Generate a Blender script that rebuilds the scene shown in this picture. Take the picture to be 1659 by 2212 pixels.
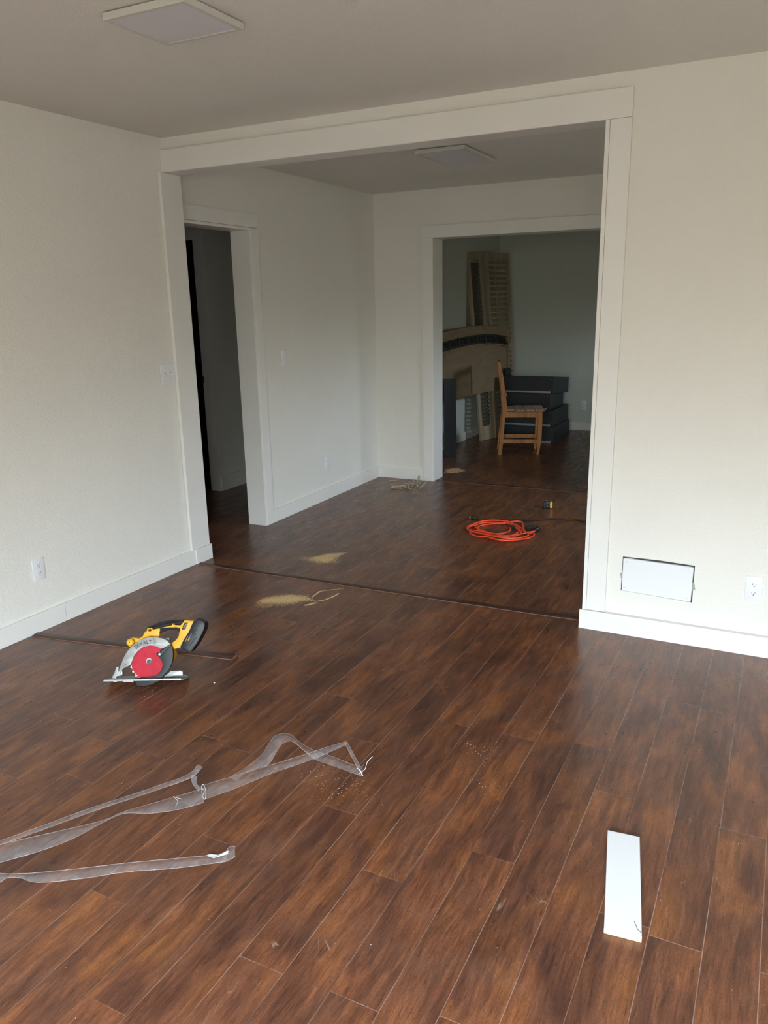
import bpy, bmesh, math, random
from mathutils import Vector, Matrix
from mathutils.geometry import tessellate_polygon
random.seed(7)
PI = math.pi
for o in list(bpy.data.objects): bpy.data.objects.remove(o)
SC = bpy.context.scene
COL = SC.collection

# ------------------------------------------------------------ camera
cam_d = bpy.data.cameras.new('camera'); cam = bpy.data.objects.new('camera', cam_d); COL.objects.link(cam)
F = Vector((-0.4406, 0.8604, -0.2573)).normalized()
yaw, pitch, roll = .4734, -.2602, -.0201
F = Vector((-math.sin(yaw)*math.cos(pitch), math.cos(yaw)*math.cos(pitch), math.sin(pitch)))
R0 = Vector((math.cos(yaw), math.sin(yaw), 0)); U0 = R0.cross(F)
R1 = math.cos(roll)*R0 + math.sin(roll)*U0; U1 = -math.sin(roll)*R0 + math.cos(roll)*U0
M = Matrix.Identity(4)
for i in range(3): M[i][0] = R1[i]; M[i][1] = U1[i]; M[i][2] = -F[i]
M[0][3], M[1][3], M[2][3] = 3.1754, -3.6148, 1.5475
cam.matrix_world = M
cam_d.sensor_fit = 'VERTICAL'; cam_d.sensor_height = 36; cam_d.lens = 1693.98/2212*36
cam_d.clip_start = .02
SC.camera = cam

# ------------------------------------------------------------ view, sky, window portals
SC.view_settings.view_transform = 'Standard'; SC.view_settings.look = 'None'
SC.view_settings.gamma = 1; SC.view_settings.use_curve_mapping = False
SC.view_settings.exposure = 0.0
W = bpy.data.worlds.new('sky'); SC.world = W; W.use_nodes = True
nt = W.node_tree; nt.nodes.clear()
bo = nt.nodes.new('ShaderNodeOutputWorld'); bg = nt.nodes.new('ShaderNodeBackground')
tc = nt.nodes.new('ShaderNodeTexCoord'); sp = nt.nodes.new('ShaderNodeSeparateXYZ')
mr = nt.nodes.new('ShaderNodeMapRange'); mr.inputs[1].default_value = -1; mr.inputs[2].default_value = 1
cr = nt.nodes.new('ShaderNodeValToRGB')
SKY = 50.0
cr.color_ramp.elements[0].position = 0.0; cr.color_ramp.elements[0].color = (.07, .065, .05, 1)
cr.color_ramp.elements[1].position = 1.0; cr.color_ramp.elements[1].color = (1.3, 1.5, 1.75, 1)
for p_, c_ in ((.46, (.11, .105, .08, 1)), (.52, (.17, .175, .14, 1)), (.565, (.42, .45, .44, 1)), (.62, (.72, .84, .94, 1)), (.72, (1.10, 1.28, 1.48, 1))):
    e = cr.color_ramp.elements.new(p_); e.color = c_
nt.links.new(tc.outputs['Generated'], sp.inputs[0]); nt.links.new(sp.outputs[2], mr.inputs[0])
nt.links.new(mr.outputs[0], cr.inputs[0]); nt.links.new(cr.outputs[0], bg.inputs[0]); bg.inputs[1].default_value = SKY
nt.links.new(bg.outputs[0], bo.inputs[0])
def portal(name, loc, rot, sx, sy):
    l = bpy.data.lights.new(name, 'AREA'); l.shape = 'RECTANGLE'; l.size = sx; l.size_y = sy
    l.energy = 1
    try: l.cycles.is_portal = True
    except Exception: pass
    o = bpy.data.objects.new(name, l); o.location = loc; o.rotation_euler = rot; COL.objects.link(o); return o
# living room picture window (behind the camera), window at the right of the middle room, window of the far room
WA = (2.3, 4.35, .50, 2.10)      # x0,x1,z0,z1 in the wall y=-5.2
WB = (1.2, 1.9, 1.3, 1.9)        # y0,y1,z0,z1 in the wall x=3.9 (middle room)
WC = (4.1, 4.6, 1.3, 1.8)        # y0,y1 in the wall x=3.2 (far room)
portal('window_portal', ((WA[0]+WA[1])/2, -5.25, (WA[2]+WA[3])/2), (PI/2, 0, 0), WA[1]-WA[0], WA[3]-WA[2])
portal('window_portal', (3.95, (WB[0]+WB[1])/2, (WB[2]+WB[3])/2), (PI/2, 0, PI/2), WB[1]-WB[0], WB[3]-WB[2])
portal('window_portal', (3.25, (WC[0]+WC[1])/2, (WC[2]+WC[3])/2), (PI/2, 0, PI/2), WC[1]-WC[0], WC[3]-WC[2])

# ------------------------------------------------------------ materials
def mat(name, col=(.8, .8, .8), rough=.5, metal=0, spec=.5, **k):
    m = bpy.data.materials.new(name); m.use_nodes = True
    b = m.node_tree.nodes['Principled BSDF']
    b.inputs['Base Color'].default_value = (*col, 1); b.inputs['Roughness'].default_value = rough
    b.inputs['Metallic'].default_value = metal; b.inputs['Specular IOR Level'].default_value = spec
    return m
def N(m, t): return m.node_tree.nodes.new(t)
def Lk(m, a, b): m.node_tree.links.new(a, b)
def ramp(m, src, stops, interp='LINEAR'):
    r = N(m, 'ShaderNodeValToRGB'); r.color_ramp.interpolation = interp
    while len(r.color_ramp.elements) < len(stops): r.color_ramp.elements.new(.5)
    for e, (p, c) in zip(r.color_ramp.elements, stops):
        e.position = p; e.color = (*c, 1) if len(c) == 3 else c
    Lk(m, src, r.inputs[0]); return r.outputs[0]
def noise(m, vec, scale, detail=3, rough=.5, dist=0):
    n = N(m, 'ShaderNodeTexNoise'); n.inputs['Scale'].default_value = scale; n.inputs['Detail'].default_value = detail
    n.inputs['Roughness'].default_value = rough; n.inputs['Distortion'].default_value = dist
    if vec is not None: Lk(m, vec, n.inputs['Vector'])
    return n.outputs['Fac']
def mapping(m, vec, scale=(1, 1, 1), loc=(0, 0, 0), rot=(0, 0, 0)):
    n = N(m, 'ShaderNodeMapping'); n.inputs['Scale'].default_value = scale; n.inputs['Location'].default_value = loc
    n.inputs['Rotation'].default_value = rot; Lk(m, vec, n.inputs[0]); return n.outputs[0]
def objco(m): return N(m, 'ShaderNodeTexCoord').outputs['Object']
def mixc(m, fac, a, b, mode='MIX'):
    n = N(m, 'ShaderNodeMix'); n.data_type = 'RGBA'; n.blend_type = mode
    for v, i in ((fac, 0), (a, 6), (b, 7)):
        if hasattr(v, 'is_linked') or hasattr(v, 'links'): Lk(m, v, n.inputs[i])
        elif i == 0: n.inputs[0].default_value = v
        else: n.inputs[i].default_value = (*v, 1)
    return n.outputs[2]
def bump(m, h, strength, dist=.002):
    b = N(m, 'ShaderNodeBump'); b.inputs['Strength'].default_value = strength; b.inputs['Distance'].default_value = dist
    Lk(m, h, b.inputs['Height']); Lk(m, b.outputs[0], m.node_tree.nodes['Principled BSDF'].inputs['Normal']); return b
def P(m): return m.node_tree.nodes['Principled BSDF']

def wallmat(name, col, bs=.35):
    m = mat(name, col, .75, spec=.25); co = objco(m)
    n1 = noise(m, co, 95, 3, .55); n2 = noise(m, co, 2.2, 2)
    c = ramp(m, n2, [(.3, tuple(v*.975 for v in col)), (.7, col)]); Lk(m, c, P(m).inputs['Base Color'])
    h = ramp(m, n1, [(.42, (0, 0, 0)), (.72, (1, 1, 1))]); bump(m, h, bs, .003); return m
MWALL = wallmat('wall_paint', (.775, .758, .705))
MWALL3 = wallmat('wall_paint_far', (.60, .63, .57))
MCEIL = wallmat('ceiling_paint', (.74, .725, .67), .3)
def trimmat(name, col, rough=.38):
    m = mat(name, col, rough, spec=.4); co = objco(m)
    n = noise(m, mapping(m, co, (6, 6, 1.5)), 9, 3); bump(m, n, .06, .002)
    c = ramp(m, noise(m, co, 3, 2), [(.3, tuple(v*.97 for v in col)), (.7, col)]); Lk(m, c, P(m).inputs['Base Color'])
    return m
MTRIM = trimmat('trim_paint', (.785, .775, .74))
MPLAST = mat('white_plastic', (.77, .77, .79), .35)
MSLOT = mat('socket_slot', (.03, .03, .03), .6)
MSCREW = mat('steel_screw', (.32, .32, .31), .4, .5)
MBLACKSLAB = mat('near_black_slab', (.004, .004, .004), .6, spec=.1)

# laminate floor: every plank carries its own random value and edge coordinates
def floor_mat():
    m = mat('laminate_planks', rough=.3, spec=.5)
    uv = N(m, 'ShaderNodeUVMap'); uv.uv_map = 'plank'
    at = N(m, 'ShaderNodeAttribute'); at.attribute_name = 'rnd'
    co = objco(m)
    off = N(m, 'ShaderNodeVectorMath'); off.operation = 'MULTIPLY_ADD'
    Lk(m, at.outputs['Color'], off.inputs[0]); off.inputs[1].default_value = (37, 53, 11); Lk(m, co, off.inputs[2])
    v = off.outputs[0]
    warp = N(m, 'ShaderNodeTexNoise'); warp.inputs['Scale'].default_value = 5; warp.inputs['Detail'].default_value = 2
    Lk(m, mapping(m, v, (1, .45, 1)), warp.inputs['Vector'])
    wv = N(m, 'ShaderNodeVectorMath'); wv.operation = 'MULTIPLY_ADD'; Lk(m, warp.outputs['Color'], wv.inputs[0])
    wv.inputs[1].default_value = (.05, .12, 0); Lk(m, v, wv.inputs[2]); v2 = wv.outputs[0]
    streak = noise(m, mapping(m, v2, (1, .11, 1)), 44, 9, .72, .25)
    fine = noise(m, mapping(m, v2, (1, .07, 1)), 240, 5, .68)
    blotch = noise(m, mapping(m, v2, (1, .42, 1)), 9.5, 4, .55, .5)
    blotch2 = noise(m, mapping(m, v2, (1, .3, 1), (3, 7, 0)), 5.0, 3, .5, .6)
    base = ramp(m, streak, [(.30, (.038, .015, .009)), (.44, (.100, .039, .019)), (.56, (.180, .071, .033)), (.72, (.300, .128, .057))])
    warm = ramp(m, blotch, [(.36, (.082, .034, .025)), (.52, (.160, .059, .030)), (.70, (.330, .120, .033))])
    c = mixc(m, .42, base, warm)
    dk = ramp(m, blotch2, [(.30, (.50, .50, .60)), (.44, (.88, .88, .92)), (.60, (1, 1, 1)), (.75, (1.0, 1.0, 1.0))])
    c = mixc(m, .85, c, dk, 'MULTIPLY')
    fk = ramp(m, fine, [(.32, (.50, .48, .48)), (.46, (.94, .94, .94)), (.70, (1.28, 1.25, 1.22))])
    c = mixc(m, .8, c, fk, 'MULTIPLY')
    grit = ramp(m, noise(m, mapping(m, v2, (1, .22, 1)), 520, 3, .7), [(.36, (.62, .60, .58)), (.50, (1, 1, 1)), (.68, (1.22, 1.20, 1.18))])
    c = mixc(m, .75, c, grit, 'MULTIPLY')
    # plank to plank tone
    sx = N(m, 'ShaderNodeSeparateXYZ'); Lk(m, at.outputs['Color'], sx.inputs[0])
    tone = ramp(m, sx.outputs[0], [(0, (.90, .90, .94)), (.5, (1, 1, 1)), (1, (1.10, 1.06, 1.0))])
    c = mixc(m, 1, c, tone, 'MULTIPLY')
    # short dark nicks
    nick = noise(m, mapping(m, v, (1, .16, 1), (1, 2, 0)), 130, 2, .5, .2)
    nk = ramp(m, nick, [(.77, (0, 0, 0)), (.86, (.8, .8, .8))])
    c = mixc(m, nk, c, (.012, .006, .005))
    # highlights on the bevelled plank edges, painted in as pale seams
    su = N(m, 'ShaderNodeSeparateXYZ'); Lk(m, uv.outputs[0], su.inputs[0])
    def edge(sock, length, w):
        a = N(m, 'ShaderNodeMath'); a.operation = 'SUBTRACT'; Lk(m, sock, a.inputs[0]); a.inputs[1].default_value = .5
        b = N(m, 'ShaderNodeMath'); b.operation = 'ABSOLUTE'; Lk(m, a.outputs[0], b.inputs[0])
        d = N(m, 'ShaderNodeMath'); d.operation = 'SUBTRACT'; d.inputs[0].default_value = .5; Lk(m, b.outputs[0], d.inputs[1])
        e = N(m, 'ShaderNodeMath'); e.operation = 'MULTIPLY'; Lk(m, d.outputs[0], e.inputs[0]); e.inputs[1].default_value = length
        f = N(m, 'ShaderNodeMapRange'); Lk(m, e.outputs[0], f.inputs[0]); f.inputs[1].default_value = w*.45; f.inputs[2].default_value = w
        f.inputs[3].default_value = 1; f.inputs[4].default_value = 0; return f.outputs[0], e.outputs[0]
    ex, dx = edge(su.outputs[0], .1273, .0014); ey, dy = edge(su.outputs[1], 1.248, .0012)
    mx = N(m, 'ShaderNodeMath'); mx.operation = 'MAXIMUM'; Lk(m, ex, mx.inputs[0]); Lk(m, ey, mx.inputs[1])
    brk = ramp(m, noise(m, mapping(m, co, (1, .35, 1)), 7, 3, .6), [(.36, (.10, .10, .10)), (.62, (.85, .85, .85))])
    sm = N(m, 'ShaderNodeMath'); sm.operation = 'MULTIPLY'; Lk(m, mx.outputs[0], sm.inputs[0]); Lk(m, brk, sm.inputs[1])
    c = mixc(m, sm.outputs[0], c, (.33, .22, .175))
    # hairline curved scuffs
    sn = noise(m, co, 3.1, 2, .5, 1.6)
    sa = N(m, 'ShaderNodeMath'); sa.operation = 'SUBTRACT'; Lk(m, sn, sa.inputs[0]); sa.inputs[1].default_value = .5
    sb = N(m, 'ShaderNodeMath'); sb.operation = 'ABSOLUTE'; Lk(m, sa.outputs[0], sb.inputs[0])
    sl = ramp(m, sb.outputs[0], [(.0, (.6, .6, .6)), (.0022, (0, 0, 0))])
    smk = ramp(m, noise(m, co, 4.3, 4, .7), [(.60, (0, 0, 0)), (.66, (1, 1, 1))])
    c = mixc(m, mixc(m, 1, sl, smk, 'MULTIPLY'), c, (.36, .27, .22))
    # light film of building dust, in thin swirls
    du = ramp(m, noise(m, co, 2.3, 5, .62, 1.2), [(.52, (0, 0, 0)), (.80, (.08, .08, .08))])
    c = mixc(m, du, c, (.30, .25, .21))
    Lk(m, c, P(m).inputs['Base Color'])
    rg = ramp(m, noise(m, mapping(m, v2, (1, .3, 1)), 26, 4, .6), [(.3, (.24,)*3), (.7, (.40,)*3)])
    Lk(m, rg, P(m).inputs['Roughness'])
    hs = N(m, 'ShaderNodeMath'); hs.operation = 'MULTIPLY_ADD'; Lk(m, mx.outputs[0], hs.inputs[0]); hs.inputs[1].default_value = -.9
    wob = noise(m, mapping(m, v2, (1, .13, 1)), 30, 3, .5); Lk(m, wob, hs.inputs[2])
    bump(m, hs.outputs[0], .22, .0012)
    return m
MFLOOR = floor_mat()
def woodmat(name, cols, rough=.45, scale=30, stretch=(1, 1, .06), spec=.4):
    m = mat(name, cols[1], rough, spec=spec); co = objco(m)
    f = noise(m, mapping(m, co, stretch), scale, 5, .6, .4)
    c = ramp(m, f, [(.3, cols[0]), (.5, cols[1]), (.75, cols[2])]); Lk(m, c, P(m).inputs['Base Color'])
    bump(m, f, .12, .001); return m
MCHAIR = woodmat('orange_pine', ((.26, .095, .022), (.42, .165, .038), (.55, .24, .065)))
MSEAT = woodmat('worn_seat_wood', ((.22, .14, .085), (.34, .24, .17), (.46, .36, .28)), .6, 22, (1, .08, 1))
MTAN = woodmat('tan_headboard', ((.20, .14, .08), (.25, .178, .105), (.29, .212, .128)), .55, 14, (.3, .08, 1))
MCREAM = woodmat('cream_shutter_paint', ((.27, .205, .13), (.35, .275, .18), (.42, .34, .235)), .55, 14)
MSTICK = woodmat('raw_wood_offcut', ((.26, .20, .135), (.38, .31, .215), (.50, .42, .31)), .7, 60, (1, .2, 1))
MSTRIP = woodmat('dark_laminate_molding', ((.026, .013, .009), (.055, .027, .018), (.09, .045, .028)), .35, 40, (.06, 1, 1))
MCORE = mat('raw_fibre_edge', (.24, .12, .08), .8)
MIRON = mat('black_iron', (.012, .012, .012), .45, .3)
MDRAWER = mat('black_drawer_laminate', (.022, .025, .028), .5); 
_c = objco(MDRAWER); bump(MDRAWER, noise(MDRAWER, _c, 60, 3), .08, .001)
MDARKBOARD = mat('black_board_laminate', (.010, .010, .012), .35)
MSTEEL = mat('zinc_slide', (.42, .43, .44), .4, .6)
MSILVER = mat('brushed_silver', (.33, .34, .33), .45, .35)
_c = objco(MSILVER); bump(MSILVER, noise(MSILVER, mapping(MSILVER, _c, (1, 6, 6)), 60, 3), .1, .0006)
MGUARD = mat('grey_cast_guard', (.47, .47, .44), .48, .15)
_c = objco(MGUARD); Lk(MGUARD, ramp(MGUARD, noise(MGUARD, _c, 45, 4), [(.35, (.20, .195, .18)), (.55, (.30, .295, .275))]), P(MGUARD).inputs['Base Color'])
MRED = mat('red_blade_coating', (.66, .022, .045), .55, spec=.25)
_c = objco(MRED); Lk(MRED, ramp(MRED, noise(MRED, _c, 30, 4), [(.35, (.34, .006, .018)), (.6, (.46, .010, .028))]), P(MRED).inputs['Base Color'])
MTOOTH = mat('bare_saw_steel', (.45, .44, .42), .35, .8)
MYEL = mat('yellow_tool_plastic', (.70, .36, .008), .45, spec=.4)
_c = objco(MYEL); bump(MYEL, noise(MYEL, _c, 160, 2), .06, .0008)
MBLK = mat('black_rubber', (.012, .012, .012), .65, spec=.25)
_c = objco(MBLK); bump(MBLK, noise(MBLK, _c, 220, 2), .15, .0008)
MBLKG = mat('black_tool_plastic', (.009, .009, .010), .42, spec=.3)
MDGUARD = mat('dark_grey_guard', (.022, .023, .024), .5, 0, .3)
MYTXT = mat('yellow_print', (.85, .45, .02), .5)
MBTXT = mat('black_print', (.02, .02, .02), .6)
MORANGE = mat('orange_cord_jacket', (.82, .075, .022), .38)
_c = objco(MORANGE); bump(MORANGE, noise(MORANGE, _c, 120, 2), .1, .001)
MCORDB = mat('black_cord_jacket', (.016, .016, .016), .45)
MBRASS = mat('plug_prong', (.7, .66, .58), .3, .9)
MDUST = mat('sawdust', (.50, .355, .185), .95, spec=.1)
MSPECK = mat('pale_debris', (.62, .55, .46), .9, spec=.1)
MFRAME = mat('panel_frame_enamel', (.58, .575, .53), .45)
MDIFF = mat('light_diffuser', (.66, .655, .69), .5)
MGLOSSW = trimmat('white_board_paint', (.755, .77, .78), .35)
MRAWEND = mat('raw_board_end', (.62, .43, .25), .8)
MPLASTER = mat('exposed_plaster', (.36, .35, .32), .9)
_c = objco(MPLASTER); bump(MPLASTER, noise(MPLASTER, _c, 90, 4), .8, .004)
MGAP = mat('dark_gap', (.05, .05, .045), .9)
def filmmat(name, a=.30, col=(.80, .80, .80)):
    m = mat(name, col, .22, spec=.8); m.node_tree.nodes
    out = m.node_tree.nodes['Material Output']; t = N(m, 'ShaderNodeBsdfTransparent'); mx = N(m, 'ShaderNodeMixShader')
    co = objco(m); n = noise(m, mapping(m, co, (1, 1, 1)), 34, 4, .6, 1.0)
    r = ramp(m, n, [(.35, (a*.6,)*3), (.60, (a*1.15,)*3), (.78, (min(1, a*1.9),)*3)])
    Lk(m, r, mx.inputs[0]); Lk(m, t.outputs[0], mx.inputs[1]); Lk(m, P(m).outputs[0], mx.inputs[2]); Lk(m, mx.outputs[0], out.inputs[0])
    bump(m, noise(m, co, 55, 3, .5, .5), .35, .002)
    return m
MFILM = filmmat('clear_plastic_film', .075)
MFOLD = filmmat('folded_plastic_edge', .75, (.85, .85, .85))
MRIM = filmmat('plastic_film_rim', .22, (.8, .8, .8))

# ------------------------------------------------------------ mesh helpers
def obj(name, bm, m, parent=None, smooth=False, loc=None, rot=None, uvs=None):
    me = bpy.data.meshes.new(name)
    bm.normal_update(); bm.to_mesh(me); bm.free()
    for q in (m if isinstance(m, (list, tuple)) else [m]): me.materials.append(q)
    if smooth:
        for p in me.polygons: p.use_smooth = True
        try: me.set_sharp_from_angle(angle=math.radians(35))
        except Exception: pass
    o = bpy.data.objects.new(name, me); COL.objects.link(o)
    if parent: o.parent = parent
    if loc is not None: o.location = loc
    if rot is not None: o.rotation_euler = rot
    return o
def tag(o, label, cat, group=None, kind=None):
    o['label'] = label; o['category'] = cat
    if group: o['group'] = group
    if kind: o['kind'] = kind
    return o
def struct(name, bm, m, parent=None, smooth=False):
    o = obj(name, bm, m, parent, smooth)
    if parent is None: o['kind'] = 'structure'
    return o
def thing(name, label, cat, loc=(0, 0, 0), rot=(0, 0, 0), group=None):
    o = bpy.data.objects.new(name, None); COL.objects.link(o); o.empty_display_size = .05
    o.location = loc; o.rotation_euler = rot; return tag(o, label, cat, group)
def box(bm, x0, x1, y0, y1, z0, z1, bev=0, mi=0):
    r = bmesh.ops.create_cube(bm, size=1)
    for v in r['verts']:
        v.co = Vector(((x0+x1)/2+v.co.x*(x1-x0), (y0+y1)/2+v.co.y*(y1-y0), (z0+z1)/2+v.co.z*(z1-z0)))
    fs = set(f for v in r['verts'] for f in v.link_faces)
    for f in fs: f.material_index = mi
    if bev > 0:
        es = list(set(e for v in r['verts'] for e in v.link_edges))
        bmesh.ops.bevel(bm, geom=es, offset=bev, segments=2, profile=.6, affect='EDGES')
    return r['verts']
def bx(*a, **k):
    bm = bmesh.new(); box(bm, *a, **k); return bm
def boxes(l, bev=0):
    bm = bmesh.new()
    for a in l: box(bm, *a, bev=bev)
    return bm
def prism(bm, pts, z0, z1, holes=(), mi=0, axes='XYZ', bev=0):
    """extrude a 2D polygon (with holes); axes: 'XYZ' -> (u,v,w); 'XZ' -> (u,w,v)"""
    loops = [list(pts)] + [list(h) for h in holes]
    tri = tessellate_polygon([[Vector((p[0], p[1], 0)) for p in l] for l in loops])
    flat = [p for l in loops for p in l]
    def mk(p, w): return Vector((p[0], p[1], w)) if axes == 'XYZ' else Vector((p[0], w, p[1]))
    a = [bm.verts.new(mk(p, z0)) for p in flat]; b = [bm.verts.new(mk(p, z1)) for p in flat]
    fs = []
    for t in tri:
        try: fs.append(bm.faces.new([a[i] for i in t])); fs.append(bm.faces.new([b[i] for i in reversed(t)]))
        except Exception: pass
    k = 0; rim = []
    for l in loops:
        n = len(l)
        for i in range(n):
            j = (i+1) % n
            f = bm.faces.new([a[k+i], a[k+j], b[k+j], b[k+i]]); fs.append(f)
            for e in f.edges:
                if (e.verts[0] in a and e.verts[1] in a) or (e.verts[0] in b and e.verts[1] in b): rim.append(e)
        k += n
    for f in fs: f.material_index = mi
    bmesh.ops.recalc_face_normals(bm, faces=fs)
    if bev > 0: bmesh.ops.bevel(bm, geom=list(set(rim)), offset=bev, segments=2, profile=.6, affect='EDGES')
    return a + b
def cyl(bm, c, axis, r, h, n=24, r2=None, bev=0):
    ax = Vector(axis).normalized(); q = ax.to_track_quat('Z', 'Y').to_matrix().to_4x4()
    res = bmesh.ops.create_cone(bm, cap_ends=True, segments=n, radius1=r, radius2=r if r2 is None else r2, depth=h,
                                matrix=Matrix.Translation(Vector(c)) @ q)
    if bev > 0:
        es = set(e for v in res['verts'] for e in v.link_edges if len(e.link_faces) == 2 and max(len(f.verts) for f in e.link_faces) > 4)
        bmesh.ops.bevel(bm, geom=list(es), offset=bev, segments=2, profile=.6, affect='EDGES')
def catmull(pts, n=6):
    pts = [Vector(p) for p in pts]; out = []
    for i in range(len(pts)-1):
        p0 = pts[max(i-1, 0)]; p1 = pts[i]; p2 = pts[i+1]; p3 = pts[min(i+2, len(pts)-1)]
        for k in range(n):
            t = k/n
            out.append(.5*((2*p1)+(-p0+p2)*t+(2*p0-5*p1+4*p2-p3)*t*t+(-p0+3*p1-3*p2+p3)*t**3))
    out.append(pts[-1]); return out
def tube(bm, pts, r, n=10):
    rings = []; up = Vector((0, 0, 1))
    for i, p in enumerate(pts):
        d = (pts[min(i+1, len(pts)-1)]-pts[max(i-1, 0)]).normalized()
        s = d.cross(up)
        if s.length < .05: s = d.cross(Vector((1, 0, 0)))
        s.normalize(); u = s.cross(d).normalized()
        rings.append([bm.verts.new(p+s*math.cos(2*PI*k/n)*r+u*math.sin(2*PI*k/n)*r) for k in range(n)])
    for a, b in zip(rings, rings[1:]):
        for k in range(n): bm.faces.new([a[k], a[(k+1) % n], b[(k+1) % n], b[k]])
    bm.faces.new(rings[0][::-1]); bm.faces.new(rings[-1])
def text(name, s, size, m, parent, mw, ext=.0003, width=None):
    c = bpy.data.curves.new(name, 'FONT'); c.body = s; c.size = size; c.extrude = ext; c.align_x = 'CENTER'; c.align_y = 'CENTER'; c.offset = size*.018
    t = bpy.data.objects.new(name+'_tmp', c); COL.objects.link(t); bpy.context.view_layer.update()
    me = bpy.data.meshes.new_from_object(t.evaluated_get(bpy.context.evaluated_depsgraph_get()))
    bpy.data.objects.remove(t)
    if width:
        xs = [v.co.x for v in me.vertices]; k = width/(max(xs)-min(xs))
        for v in me.vertices: v.co.x *= k
    me.materials.clear(); me.materials.append(m)
    o = bpy.data.objects.new(name, me); COL.objects.link(o); o.parent = parent; o.matrix_local = mw; return o

# ------------------------------------------------------------ floors
H = 2.44
def planks(bm, x0, x1, y0, y1, xoff, pitch, joints, uvl, rl, length=1.248):
    k = math.floor((x0-xoff)/pitch)
    while xoff+k*pitch < x1:
        a, b = xoff+k*pitch, xoff+(k+1)*pitch
        rr = random.Random(k*31+int(xoff*1000)+int(y0*10))
        j0 = joints.get(k, rr.uniform(0, length))
        j = math.floor((y0-j0)/length)
        while j0+j*length < y1:
            c, d = j0+j*length, j0+(j+1)*length
            ax, bx_, cy, dy = max(a, x0), min(b, x1), max(c, y0), min(d, y1)
            if bx_-ax > 1e-5 and dy-cy > 1e-5:
                vs = [bm.verts.new((x, y, 0)) for x, y in ((ax, cy), (bx_, cy), (bx_, dy), (ax, dy))]
                f = bm.faces.new(vs); rv = (rr.random(), rr.random(), rr.random(), 1)
                for l in f.loops:
                    l[uvl].uv = ((l.vert.co.x-a)/pitch, (l.vert.co.y-c)/length); l[rl] = rv
            j += 1
        k += 1
def floor_obj(name, specs):
    bm = bmesh.new(); uvl = bm.loops.layers.uv.new('plank'); rl = bm.loops.layers.float_color.new('rnd')
    for s in specs: planks(bm, *s, uvl, rl)
    # slab edge below
    return struct(name, bm, MFLOOR)
JL = {0: -1.12, 2: -1.375, 3: -.52, 4: -2.373, 5: -1.973, 6: -1.117, 7: -.52, 8: -1.066, 9: -1.319, 11: -1.872, 12: -1.35, 10: -.6, 1: -2.05,
      -1: -1.62, -3: -1.783, -5: -1.785, -6: -2.09, -4: -.75, -2: -.35}
floor_obj('floor', [(-.2, 4.75, -5.25, .02, 1.606, .1272, JL)])
floor_obj('floor', [(-.24, 4.0, .02, 2.74, 1.579, .1265, {-2: .5}), (-3.1, -.24, -1.1, 3.4, 1.579, .1265, {})])
floor_obj('floor', [(-.15, 3.3, 2.74, 6.05, 1.566, .1268, {})])

# ------------------------------------------------------------ shell
def WALLB(name, l, m=None): return struct(name, boxes(l), m or MWALL)
SK = .0198
bm = bmesh.new(); prism(bm, [(SK*-5.35, -5.35), (0, 0), (-.13, 0), (-.3, -5.35)], 0, H); struct('wall_left', bm, MWALL)
XR = 2.402; HT = 2.264; WT = .111
WALLB('wall_front', [(XR+.018, 4.8, 0, WT, 0, H), (-.13, XR+.018, 0, WT, HT+.016, H), (-.13, 0.0, 0, WT, 0, HT+.016)])
WALLB('wall_back', [(-.4, WA[0], -5.35, -5.2, 0, H), (WA[1], 4.8, -5.35, -5.2, 0, H), (WA[0], WA[1], -5.35, -5.2, 0, WA[2]), (WA[0], WA[1], -5.35, -5.2, WA[3], H)])
WALLB('wall_right', [(4.7, 4.85, -5.2, 0, 0, H)])
struct('ceiling', bx(-3.2, 4.9, -5.4, 6.2, H, H+.12), MCEIL)
# middle room
X2 = -.10; D2 = 2.69; YD = .8754; HD = 2.03; WD = .127
WALLB('wall_left', [(X2-WD, X2, YD+.018, D2, 0, H), (X2-WD, X2, WT, YD+.018, HD+.018, H)])
WALLB('wall_right', [(3.9, 4.05, WT, WB[0], 0, H), (3.9, 4.05, WB[1], D2, 0, H), (3.9, 4.05, WB[0], WB[1], 0, WB[2]), (3.9, 4.05, WB[0], WB[1], WB[3], H)])
X3L = .455; X3R = 1.98; H3 = 2.06; D2B = 2.875
WALLB('wall_far', [(X2-WD, X3L-.018, D2, D2B, 0, H), (X3R+.018, 4.05, D2, D2B, 0, H), (X3L-.018, X3R+.018, D2, D2B, H3+.018, H)])
# far room
WALLB('wall_left', [(-.22, -.084, D2B, 6.1, 0, H)], MWALL3)
WALLB('wall_far', [(-.22, 3.35, 5.968, 6.1, 0, H)], MWALL3)
WALLB('wall_right', [(3.2, 3.35, D2B, WC[0], 0, H), (3.2, 3.35, WC[1], 5.968, 0, H), (3.2, 3.35, WC[0], WC[1], 0, WC[2]), (3.2, 3.35, WC[0], WC[1], WC[3], H)], MWALL3)
# hall behind the side doorway
WALLB('wall_hall', [(-1.20, -1.10, 1.65, 3.3, 0, H), (-1.985, -1.20, 1.65, 1.80, 2.075, H), (-1.985, -1.20, 1.745, 1.80, 0, 2.075), (-3.1, -1.985, 1.65, 1.80, 0, H)])  # box behind the door is added to stop sky light leaking in
WALLB('wall_hall', [(-3.2, -3.1, -1.1, 1.8, 0, H), (-3.1, -.3, -1.2, -1.1, 0, H), (-1.2, X2-WD, 3.2, 3.3, 0, H), (X2-WD, X2-WD+.02, D2, 3.2, 0, H), (-.36, -.30, -1.1, .0, 0, H), (-.30, -.13, -.06, 0, 0, H)])
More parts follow.
